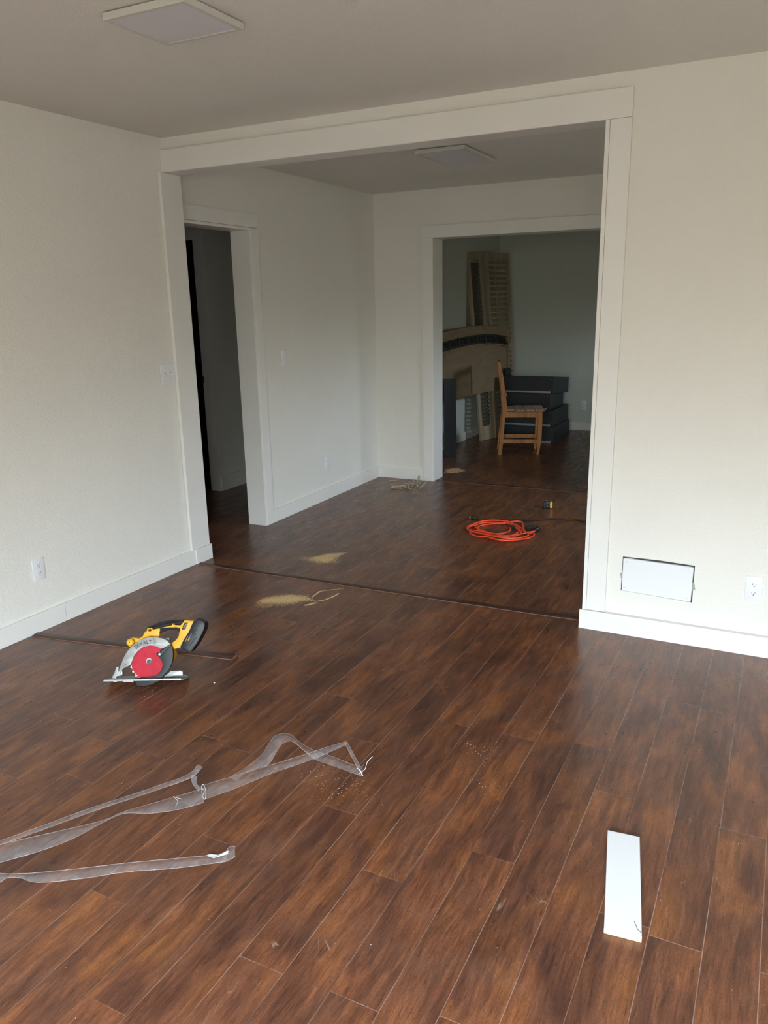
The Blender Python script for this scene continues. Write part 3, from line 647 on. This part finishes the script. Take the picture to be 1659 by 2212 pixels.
# ------------------------------------------------------------ wooden chair
CH = thing('dining_chair', 'orange pine chair with a grey worn slatted seat in the far room', 'chair', (.592, 4.100, 0), (0, 0, math.radians(21)))
def leg_poly(pts, v0, v1): 
    bm = bmesh.new(); prism(bm, pts, v0, v1, axes='XZ', bev=.002); return obj('leg', bm, MCHAIR, CH)
CW = .355
rear = [(-.018, 0), (.022, 0), (.034, .16), (.050, .42), (.066, .47), (.050, .62), (.022, .80), (-.012, .952), (-.040, .952), (-.018, .80), (.010, .60), (.022, .44), (.010, .30), (-.006, .14)]
front = [(.378, 0), (.402, 0), (.424, .17), (.426, .445), (.384, .445), (.384, .17)]
for v in (0, CW-.028):
    leg_poly(rear, v, v+.028); leg_poly(front, v, v+.028)
for v in (.004, CW-.024):
    obj('apron', bx(.045, .388, v, v+.020, .385, .443, bev=.0015), MCHAIR, CH)
    obj('stretcher', bx(.028, .386, v+.002, v+.018, .118, .158, bev=.0015), MCHAIR, CH)
obj('apron', bx(.398, .418, .026, CW-.026, .385, .443, bev=.0015), MCHAIR, CH)
for k in range(4):
    obj('seat_slat', bx(.050+k*.100, .146+k*.100, -.012 if k else .030, CW+.012 if k else CW-.030, .446, .466, bev=.003), MSEAT, CH)
def backrail(z0, z1, off):
    bm = bmesh.new(); u0 = .020-(z0-.80)*.22; u1 = .020-(z1-.80)*.22
    prism(bm, [(u0-.026+off, z0), (u0-.008+off, z0), (u1-.008+off, z1), (u1-.026+off, z1)], .027, CW-.027, axes='XZ', bev=.002); return obj('back_rail', bm, MCHAIR, CH)
backrail(.885, .945, .014); backrail(.60, .635, .010)
for k in range(4):
    v = .065+k*.063; bm = bmesh.new(); prism(bm, [(.022, .630), (.034, .630), (-.014, .890), (-.026, .890)], v, v+.030, axes='XZ'); obj('back_slat', bm, MCHAIR, CH)

# ------------------------------------------------------------ drawer stack
def drawer(label, x0, x1, y0, y1, z0, h, slide, tilt=0, cut=0):
    t = thing('drawer', label, 'drawer', (x0, y0, z0), (-math.radians(tilt), 0, 0), 'stacked black dresser drawers'); w, d = x1-x0, y1-y0; e = .014
    obj('box', boxes([(0, w-.0, 0, e, .012, h-.001), (0, w, d-e, d, .012, h-.001), (0, e, e, d-e, .012, h-.001), (e, w-.0, e, d-e, .012, .020)], .0008), MDRAWER, t)
    obj('front_panel', bx(w, w+.018, -.006, d+.006, .001, h-.001, bev=.001), MDRAWER, t)
    if slide:
        bm = boxes([(.0, w-.012, -.0115, -.0005, .003, .024), (.0, w-.012, -.014, -.0115, .0145, .0165)]); obj('slide', bm, MSTEEL, t)
    for x, z in ((w-.012, .036), (w-.012, h-.03), (.015, h-.03)):
        bm = bmesh.new(); cyl(bm, (x, -.0012, z), (0, 1, 0), .0042, .0024, 12); obj('screw', bm, MSCREW, t)
    if cut:
        for ch in t.children:
            for v in ch.data.vertices:
                if v.co.z > h*.6 and v.co.y > 0: v.co.z -= v.co.y*math.tan(math.radians(cut))+.0015
    return t
drawer('black dresser drawer with zinc slide, topmost of the stack of four', .318, .890, 4.945, 5.60, .549, .183, True, tilt=4.8)
drawer('black dresser drawer second from the top of the stack of four', .330, .862, 4.940, 5.50, .366, .182, True, cut=4.8)
drawer('black dresser drawer third from the top of the stack of four', .318, .900, 4.945, 5.60, .183, .183, True)
drawer('black dresser drawer at the bottom of the stack, standing on the floor', .330, .915, 4.935, 5.62, 0, .183, True)

# ------------------------------------------------------------ headboard leaning along the left wall of the far room
HBD = thing('headboard', 'wide tan arched headboard with black ironwork band leaning in the corner', 'headboard', (.042, 3.70, 0), (0, 0, math.atan2(.99123, .13216)))
# local x along, z up, -y faces the room
def archz(s, off=0):
    d = s-.88; k = .070 if d < 0 else .118
    return 1.292-k*d*d-off
S0, S1 = .03, 1.632
def arch_band(o0, o1, s0, s1, y0, y1, m, name, par, n=40, bev=0):
    top = [(s0+(s1-s0)*i/n, archz(s0+(s1-s0)*i/n, o0)) for i in range(n+1)]
    bot = [(s1-(s1-s0)*i/n, archz(s1-(s1-s0)*i/n, o1)) for i in range(n+1)]
    bm = bmesh.new(); prism(bm, (top+bot)[::-1], y0, y1, axes='XZ', bev=bev); return obj(name, bm, m, par)
arch_band(0, .078, S0, S1, -.022, .022, MTAN, 'top_rail', HBD)
arch_band(.078, .090, S0+.04, S1-.035, -.030, .010, MTAN, 'band_molding', HBD)
arch_band(.188, .200, S0+.04, S1-.035, -.030, .010, MTAN, 'band_molding', HBD)
arch_band(.090, .188, S0+.04, S1-.035, .012, .018, mat('dark_band_backing', (.045, .040, .032), .7), 'band_backing', HBD)
bm = bmesh.new(); nn = 40
lo = [(S0+.04, .560), (S1-.035, .560)]
up = [(S1-.035-(S1-S0-.075)*i/nn, archz(S1-.035-(S1-S0-.075)*i/nn, .200)) for i in range(nn+1)]
prism(bm, lo+up, -.006, .016, axes='XZ'); obj('panel', bm, MTAN, HBD)
obj('side_post', bx(S0, S0+.04, -.022, .022, .50, archz(S0+.02, .078)), MTAN, HBD)
obj('side_post', bx(S1-.035, S1, -.022, .022, .73, archz(S1-.02, .078)), MTAN, HBD)
obj('leg', bx(S0+.0, S0+.045, -.020, .020, 0, .50), MDARKBOARD, HBD)
obj('leg', bx(S1-.150, S1-.002, -.047, -.0225, 0, .795), MDARKBOARD, HBD)
# iron scrollwork
bm = bmesh.new(); s = S0+.075; k = 0
while s < S1-.07:
    zc = archz(s, .139); dirn = 1 if k % 2 else -1
    for f in (1, -1):
        pts = [Vector((s+f*dirn*.0+.026*(1-a/7.5)*math.cos(a)*f*.9+.016*f, -.004, zc+.036*(1-a/7.5)*math.sin(a)*dirn)) for a in [i*.55 for i in range(11)]]
        tube(bm, pts, .0042, 6)
    if k % 3 == 0: tube(bm, [Vector((s-.034, -.006, archz(s-.034, .068))), Vector((s-.034, -.006, archz(s-.034, .212)))], .0052, 6)
    s += .066; k += 1
obj('iron_scrollwork', bm, MIRON, HBD, True)
for i in range(9):
    s = S0+.12+i*.17
    for y, o_ in ((-.0225, .036), (-.0070, .232)):
        bm = bmesh.new(); cyl(bm, (s, y, archz(s, o_)), (0, 1, 0), .0042, .002, 8); obj('nail', bm, MIRON, HBD)

# ------------------------------------------------------------ louvered shutters
def shutter(label, foot, head, w, h, lean, stile, pitch, slat_ang, rod, slat_w=.045, mslat=None):
    t = thing('louvered_shutter', label, 'shutter')
    t.matrix_world = Matrix.Translation(foot) @ Matrix.Rotation(head, 4, 'Z') @ Matrix.Rotation(-lean, 4, 'X')
    th = .028
    for x in (0, w-stile): obj('stile', bx(x, x+stile, 0, th, 0, h, bev=.002), MCREAM, t)
    rl = [(0, .11), (h-.075, h)] if h < 1 else [(0, .16), (h*.47, h*.47+.09), (h-.075, h)]
    for a, b in rl: obj('rail', bx(stile, w-stile, .002, th-.002, a, b, bev=.002), MCREAM, t)
    i = 0
    for (a, b), (c, d) in zip(rl, rl[1:]):
        z = b+pitch*.6
        while z < c-pitch*.4:
            bm = bx(stile-.001, w-stile+.001, -slat_w/2, slat_w/2, -.0035, .0035, bev=.002)
            bmesh.ops.rotate(bm, verts=bm.verts, cent=(0, 0, 0), matrix=Matrix.Rotation(slat_ang, 3, 'X'))
            bmesh.ops.translate(bm, verts=bm.verts, vec=(0, th/2, z)); obj('louver', bm, mslat or MCREAM, t)
            z += pitch; i += 1
    if rod:
        obj('tilt_rod', bx(w*rod-.006, w*rod+.006, -.024, -.014, h*.52, h-.11), MCREAM, t)
    return t
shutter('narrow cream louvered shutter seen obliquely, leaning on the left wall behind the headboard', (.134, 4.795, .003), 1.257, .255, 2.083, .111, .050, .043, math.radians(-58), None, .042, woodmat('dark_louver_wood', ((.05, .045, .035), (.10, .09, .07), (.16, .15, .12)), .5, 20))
shutter('cream louvered shutter with a tilt rod leaning in the corner behind the headboard', (.222, 5.062, .003), 1.402, .530, 2.080, .080, .045, .058, math.radians(50), .28, .054)
# black board standing at the left of the far doorway
t = thing('black_board', 'tall black board leaning on the headboard at the left of the far doorway', 'board')
t.matrix_world = Matrix.Translation((.133, 3.742, 0.0008)) @ Matrix.Rotation(math.radians(38), 4, 'Z') @ Matrix.Rotation(math.radians(-2.2), 4, 'X')
obj('panel', bx(-.012, .108, 0, .024, 0, .800, bev=.0015), MDARKBOARD, t)
obj('edge_strip', bx(.108, .114, -.001, .025, 0, .800, bev=.001), MDRAWER, t)

# ------------------------------------------------------------ white baseboard offcut
ang = math.atan2(-1.911+1.5235, 2.949-2.9185)
t = thing('white_board_offcut', 'short white painted baseboard offcut lying on the floor at lower right', 'board', (2.949, -1.911, 0), (0, 0, math.atan2(.009, .091)))
bm = bmesh.new(); prism(bm, [(-.0455, 0), (.0455, .0), (.0150, .3880), (-.0760, .3885)], .0002, .0195, bev=.0018)
for f in bm.faces:
    if f.normal.y < -.9 or (abs(f.calc_center_median().y) < .003 and f.calc_center_median().z < .0185 and abs(f.normal.z) < .5): f.material_index = 1
obj('board', bm, [MGLOSSW, MRAWEND], t)
bm = bmesh.new(); tube(bm, [Vector((.024, .044, .0197)), Vector((.034, .020, .0197)), Vector((.043, .012, .0197))], .0007, 5); obj('pencil_mark', bm, MSLOT, t)

# ------------------------------------------------------------ plastic film strips
RA=[((1.1982,-2.3702,0.0040),(1.2688,-2.4239,0.0040)),((1.2167,-2.3529,0.0060),(1.2869,-2.4073,0.0060)),((1.3101,-2.2653,0.0120),(1.3639,-2.3194,0.0120)),((1.3763,-2.2101,0.0200),(1.4145,-2.2448,0.0200)),((1.4254,-2.1475,0.0180),(1.4317,-2.1628,0.0180)),((1.4458,-2.0825,0.0120),(1.4526,-2.0894,0.0120)),((1.4822,-2.0204,0.0080),(1.5198,-2.0503,0.0080)),((1.5293,-1.9453,0.0040),(1.5827,-1.9953,0.0040)),((1.5792,-1.8796,0.0060),(1.6358,-1.9343,0.0060)),((1.5774,-1.8598,0.0080),(1.6345,-1.9155,0.0080)),((1.6313,-1.7764,0.0060),(1.6855,-1.8226,0.0060)),((1.7016,-1.6761,0.0060),(1.7421,-1.7068,0.0060)),((1.8017,-1.5675,0.0200),(1.8354,-1.5912,0.0200)),((1.8622,-1.5263,0.0400),(1.8860,-1.5506,0.0400)),((1.9114,-1.4978,0.0550),(1.9260,-1.5073,0.0550)),((1.9254,-1.4931,0.0560),(1.9232,-1.5055,0.0560)),((1.9635,-1.5182,0.0350),(1.9632,-1.5341,0.0350)),((2.0112,-1.5495,0.0080),(2.0106,-1.5648,0.0080))]
RB=[((1.6264,-1.7827,0.0040),(1.6598,-1.7888,0.0040)),((1.6403,-1.7245,0.0060),(1.6626,-1.7351,0.0060)),((1.6522,-1.6740,0.0120),(1.6898,-1.6994,0.0120)),((1.6580,-1.6266,0.0200),(1.7177,-1.6772,0.0200)),((1.6641,-1.5790,0.0500),(1.7224,-1.6256,0.0500)),((1.6768,-1.5578,0.0600),(1.7259,-1.6015,0.0600)),((1.6949,-1.5408,0.0600),(1.7432,-1.5770,0.0600)),((1.7144,-1.5268,0.0500),(1.7681,-1.5720,0.0500)),((1.7485,-1.5284,0.0300),(1.8008,-1.5727,0.0300)),((1.8060,-1.5291,0.0150),(1.8403,-1.5770,0.0150)),((1.8810,-1.5287,0.0100),(1.8999,-1.5762,0.0100)),((1.9960,-1.5381,0.0060),(2.0166,-1.5838,0.0060)),((2.0012,-1.5106,0.0120),(2.0369,-1.5887,0.0120))]
RT=[((1.1859,-2.3610,0.0030),(1.2015,-2.3728,0.0030)),((1.2004,-2.3406,0.0040),(1.2169,-2.3534,0.0040)),((1.2637,-2.2267,0.0050),(1.2824,-2.2384,0.0050)),((1.3297,-2.1049,0.0060),(1.3497,-2.1162,0.0060)),((1.4084,-1.9840,0.0080),(1.4260,-1.9962,0.0080)),((1.4505,-1.9218,0.0120),(1.4689,-1.9356,0.0120)),((1.5008,-1.8765,0.0250),(1.5183,-1.8899,0.0250)),((1.5229,-1.8435,0.0350),(1.5449,-1.8580,0.0350)),((1.5216,-1.8149,0.0450),(1.5459,-1.8170,0.0450))]
RCU=[((1.5349,-1.8600,0.0360),(1.5586,-1.8605,0.0360)),((1.5474,-1.8762,0.0250),(1.5606,-1.8700,0.0250)),((1.5678,-1.8856,0.0150),(1.5739,-1.8756,0.0150)),((1.5895,-1.8918,0.0080),(1.5916,-1.8770,0.0080))]
RL=[((1.3094,-2.4549,0.0030),(1.3376,-2.4764,0.0030)),((1.3269,-2.4383,0.0060),(1.3582,-2.4626,0.0060)),((1.3585,-2.4323,0.0120),(1.3670,-2.4464,0.0120)),((1.3790,-2.4188,0.0100),(1.3999,-2.4281,0.0100)),((1.4135,-2.3940,0.0060),(1.4545,-2.4167,0.0060)),((1.5150,-2.3223,0.0040),(1.5538,-2.3497,0.0040)),((1.6191,-2.2500,0.0050),(1.6515,-2.2741,0.0050)),((1.7308,-2.1742,0.0040),(1.7619,-2.2047,0.0040)),((1.8398,-2.1021,0.0050),(1.8703,-2.1251,0.0050)),((1.8590,-2.0823,0.0200),(1.8937,-2.1272,0.0200)),((1.8814,-2.0802,0.0300),(1.9080,-2.1152,0.0300))]
def ribbon(name, rows, par, seed, sub=4, lift=.0):
    rr = random.Random(seed); A = catmull([r[0] for r in rows], sub); B = catmull([r[1] for r in rows], sub)
    bm = bmesh.new(); g_ = []; K = 5
    for i, (a, b) in enumerate(zip(A, B)):
        row = []
        for k in range(K+1):
            p = a.lerp(b, k/K); w = (b-a).length
            bulge = .10*w*math.sin(PI*k/K) + rr.uniform(-.00015, .00015)
            row.append(bm.verts.new((p.x, p.y, max(.0015, p.z+bulge+lift))))
        g_.append(row)
    for r0, r1 in zip(g_, g_[1:]):
        for k in range(K): bm.faces.new([r0[k], r1[k], r1[k+1], r0[k+1]])
    o = obj(name, bm, MFILM, par, True)
    md = o.modifiers.new('thickness', 'SOLIDIFY'); md.thickness = .0003
    return o, A, B
def rims(A, B, par, r=.0004):
    bm = bmesh.new()
    for L_ in (A, B): tube(bm, [Vector((p.x, p.y, max(.002, p.z+.0008))) for p in L_], r, 5)
    return obj('folded_edge', bm, MRIM, par, True)
def film(label, strips):
    t = thing('plastic_film_strip', label, 'plastic strip')
    for k, rws in enumerate(strips):
        o, A, B = ribbon('film', rws, t, k+3, lift=.001*k); rims(A, B, o)
    return t
f1 = film('long twisted clear plastic film strip with a raised loop at its right end', [RA, RB])
bm = bmesh.new()
a, b = Vector((1.5774, -1.8598, .012)), Vector((1.6345, -1.9155, .010)); d = (b-a).normalized(); sdir = Vector((-d.y, d.x, 0))
ringp = [a.lerp(b, .5)+d*(b-a).length*.5*math.cos(q_)+sdir*.006*math.sin(q_)+Vector((0, 0, .006*math.sin(q_))) for q_ in [i*2*PI/24 for i in range(25)]]
tube(bm, ringp, .0010, 6); tube(bm, [a+d*.02+sdir*-.004, a+d*.035+sdir*.003, a+d*.055+sdir*-.003], .0012, 6)
obj('folded_collar', bm, MFOLD, f1, True)
bm = bmesh.new(); tube(bm, catmull([(2.0160, -1.5780, .008), (2.030, -1.560, .018), (2.026, -1.535, .030), (2.034, -1.512, .040)], 4), .0011, 6)
tube(bm, catmull([(1.9990, -1.5560, .012), (2.020, -1.572, .016), (2.036, -1.588, .012)], 4), .0020, 6); obj('crumpled_end', bm, MFOLD, f1, True)
bm = bmesh.new(); tube(bm, [Vector((1.5305, -1.9480, .009)), Vector((1.562, -1.962, .011)), Vector((1.574, -1.987, .008))], .0008, 6); tube(bm, [Vector((1.5450, -1.951, .011)), Vector((1.5680, -1.951, .012))], .0006, 6)
obj('crease', bm, MFOLD, f1, True)
f2 = film('narrow clear plastic film strip with a curled end above the long one', [RT, RCU])
f3 = film('short flat clear plastic film strip nearest the camera with an upturned end', [RL])
bm = bmesh.new()
vs = [bm.verts.new(p) for p in ((1.812, -2.128, .0095), (1.838, -2.128, .0095), (1.872, -2.104, .018), (1.866, -2.092, .020), (1.842, -2.112, .010), (1.818, -2.118, .0095))]
bm.faces.new(vs); o_ = obj('crease', bm, MFOLD, f3); o_.modifiers.new('thickness', 'SOLIDIFY').thickness = .0004

# ------------------------------------------------------------ wood offcuts
sticks = [((.0839,2.5361),(.1265,2.5828),0,'thin pale wood sliver lying apart from the offcut pile at its left'),
 ((.2034,2.3484),(.2720,2.4250),0,None),((.2235,2.2946),(.3176,2.3192),0,None),((.2300,2.2750),(.3281,2.3550),.012,None),((.2584,2.3188),(.3250,2.3782),.008,None),
 ((.2560,2.4893),(.3281,2.3782),.006,None),((.2779,2.5053),(.3169,2.4432),0,None),((.3711,2.3274),(.3167,2.4712),.010,None),((.2828,2.5722),(.3550,2.4306),.004,None),
 ((.2853,2.6024),(.3440,2.4823),.012,None),((.3604,2.4748),(.3078,2.5677),.018,None),((.4063,2.4237),(.3381,2.6236),.002,None),((.4618,2.3642),(.4558,2.5274),.004,None),
 ((.4302,2.3921),(.4014,2.5195),.008,None),((.3658,2.3935),(.3685,2.4484),.002,None),((.3925,2.3225),(.3560,2.3450),0,None),((.3092,2.3705),(.3581,2.4747),.014,None),((.3350,2.3400),(.3150,2.4300),.004,None)]
for i, (a, b, z, lb_) in enumerate(sticks):
    a, b = Vector((*a, 0)), Vector((*b, 0)); L_ = (b-a).length; rr = random.Random(i)
    w, h = rr.uniform(.005, .008), rr.uniform(.003, .005)
    bm = bx(-L_/2, L_/2, -w, w, 0, h*2, bev=.0006)
    for v in bm.verts:
        if v.co.x > 0: v.co.z *= .6
    o = obj('wood_offcut', bm, MSTICK, loc=((a+b)/2+Vector((0, 0, .0003))), rot=(0, 0, math.atan2(b.y-a.y, b.x-a.x)))
    tilt = rr.uniform(.05, .24) if z else 0
    if tilt:
        o.rotation_euler = (0, -tilt, math.atan2(b.y-a.y, b.x-a.x)); o.location.z = .0005+L_/2*math.sin(tilt)+z*.5
    tag(o, lb_ or 'pale raw wood offcut in the small pile at the foot of the far doorway casing', 'wood scrap', 'pale wood offcuts in the pile' if not lb_ else None)

# ------------------------------------------------------------ sawdust and debris
def inside(p, poly):
    c = False; n = len(poly)
    for i in range(n):
        (x1, y1), (x2, y2) = poly[i], poly[(i+1) % n]
        if (y1 > p[1]) != (y2 > p[1]) and p[0] < (x2-x1)*(p[1]-y1)/(y2-y1)+x1: c = not c
    return c
def edge_dist(p, poly):
    q = Vector(p); best = 9
    for i in range(len(poly)):
        a = Vector(poly[i]); b = Vector(poly[(i+1) % len(poly)]); t_ = max(0, min(1, (q-a).dot(b-a)/max(1e-9, (b-a).length_squared)))
        best = min(best, (q-a.lerp(b, t_)).length)
    return best
def grain(bm, x, y, z, s, rr):
    a = rr.uniform(0, 2*PI); p = [bm.verts.new((x+s*math.cos(a+k*2.094)*rr.uniform(.7, 1.3), y+s*math.sin(a+k*2.094)*rr.uniform(.7, 1.3), z)) for k in range(3)]
    t_ = bm.verts.new((x, y, z+s*rr.uniform(.5, 1.1))); q = p+[t_]
    bm.faces.new((q[0], q[1], q[3])); bm.faces.new((q[1], q[2], q[3])); bm.faces.new((q[2], q[0], q[3]))
def dust(label, spec, seed, name='sawdust'):
    rr = random.Random(seed); bm = bmesh.new()
    for poly, count, size, soft in spec:
        xs = [p[0] for p in poly]; ys = [p[1] for p in poly]; k = 0; tries = 0
        while k < count and tries < count*30:
            tries += 1; p = (rr.uniform(min(xs), max(xs)), rr.uniform(min(ys), max(ys)))
            if not inside(p, poly): continue
            if rr.random() > min(1, .06+edge_dist(p, poly)/soft): continue
            grain(bm, p[0], p[1], .0003, size*rr.uniform(.5, 1.5), rr); k += 1
    return tag(obj(name, bm, MDUST), label, 'sawdust', kind='stuff')
def streak(pts, w): 
    L_ = [(p[0]+w, p[1]) for p in pts]; return [(p[0], p[1]) for p in pts]+L_[::-1]
dust('sawdust spill on the floor beyond the transition strip of the wide opening', [([(.5966,.3645),(.6484,.4877),(.7699,.5745),(.7591,.4132),(.7590,.3273),(.6804,.3250)], 6500, .0014, .05),
     ([(.5031,.3460),(.5806,.4019),(.6409,.4504),(.7797,.4660),(.8374,.3404),(.7060,.2832),(.5828,.3040)], 3500, .0011, .09)], 1)
dust('sawdust patch on the living room floor in front of the transition strip', [([(.7338,-.4031),(.7450,-.3163),(.8515,-.2187),(.9500,-.2087),(1.0314,-.2465),(.9604,-.2861),(.9309,-.3394),(.8067,-.3947)], 6500, .0013, .09),
     ([(.7488,-.4600),(.7247,-.3254),(.7914,-.2284),(.9437,-.1778),(1.0253,-.2573),(.9312,-.3786),(.8200,-.4594)], 4500, .0010, .10),
     (streak([(.9734,-.2149),(.9650,-.1171),(.9981,-.0851),(1.0649,-.0206)], .014), 420, .0016, .004),
     (streak([(1.0253,-.2573),(1.0586,-.2181),(1.0756,-.1612),(1.0788,-.1010)], .012), 700, .0016, .003),
     (streak([(.9971,-.3336),(1.0200,-.2997),(1.0331,-.2699)], .020), 420, .0016, .004)], 2)
dust('faint sawdust patch just inside the far room by the doorway', [([(.40,3.03),(.34,3.21),(.42,3.33),(.57,3.22),(.52,3.05)], 3200, .0015, .06)], 3)
dust('thin sawdust around the pile of wood offcuts', [([(.20,2.30),(.14,2.45),(.25,2.62),(.42,2.64),(.52,2.50),(.46,2.30),(.33,2.22)], 1500, .0012, .10)], 4)
# pale specks scattered over the floor
rr = random.Random(11); bm = bmesh.new()
for i in range(420):
    x, y = rr.uniform(.6, 3.4), rr.uniform(-2.75, 2.2)
    if y > -.05 and x > 2.3: continue
    if y > 1.2 and x > 2.2: continue
    grain(bm, x, y, .0003, rr.choice((.0007, .0009, .0013)), rr)
for cx_, cy_, n_, s_ in ((2.02, -1.66, 90, .045), (1.88, -1.62, 60, .05), (2.35, -1.26, 40, .03), (2.28, -1.24, 26, .015), (2.42, -1.45, 40, .04), (1.55, 1.70, 50, .09), (1.30, 2.50, 40, .08), (.92, -1.40, 60, .05)):
    for i in range(n_): grain(bm, rr.gauss(cx_, s_), rr.gauss(cy_, s_), .0003, rr.uniform(.0006, .0014), rr)
tag(obj('debris_specks', bm, MSPECK), 'tiny pale specks of dust and grit scattered over the brown floor', 'debris', kind='stuff')
# a larger crumb near the saw
bm = bmesh.new(); bmesh.ops.create_icosphere(bm, subdivisions=1, radius=.0045)
for v in bm.verts: v.co.z = max(-.002, v.co.z*.5)
tag(obj('paint_chip', bm, MGLOSSW, loc=(1.135, -1.245, .0022)), 'tiny white chip on the floor right of the circular saw', 'chip')
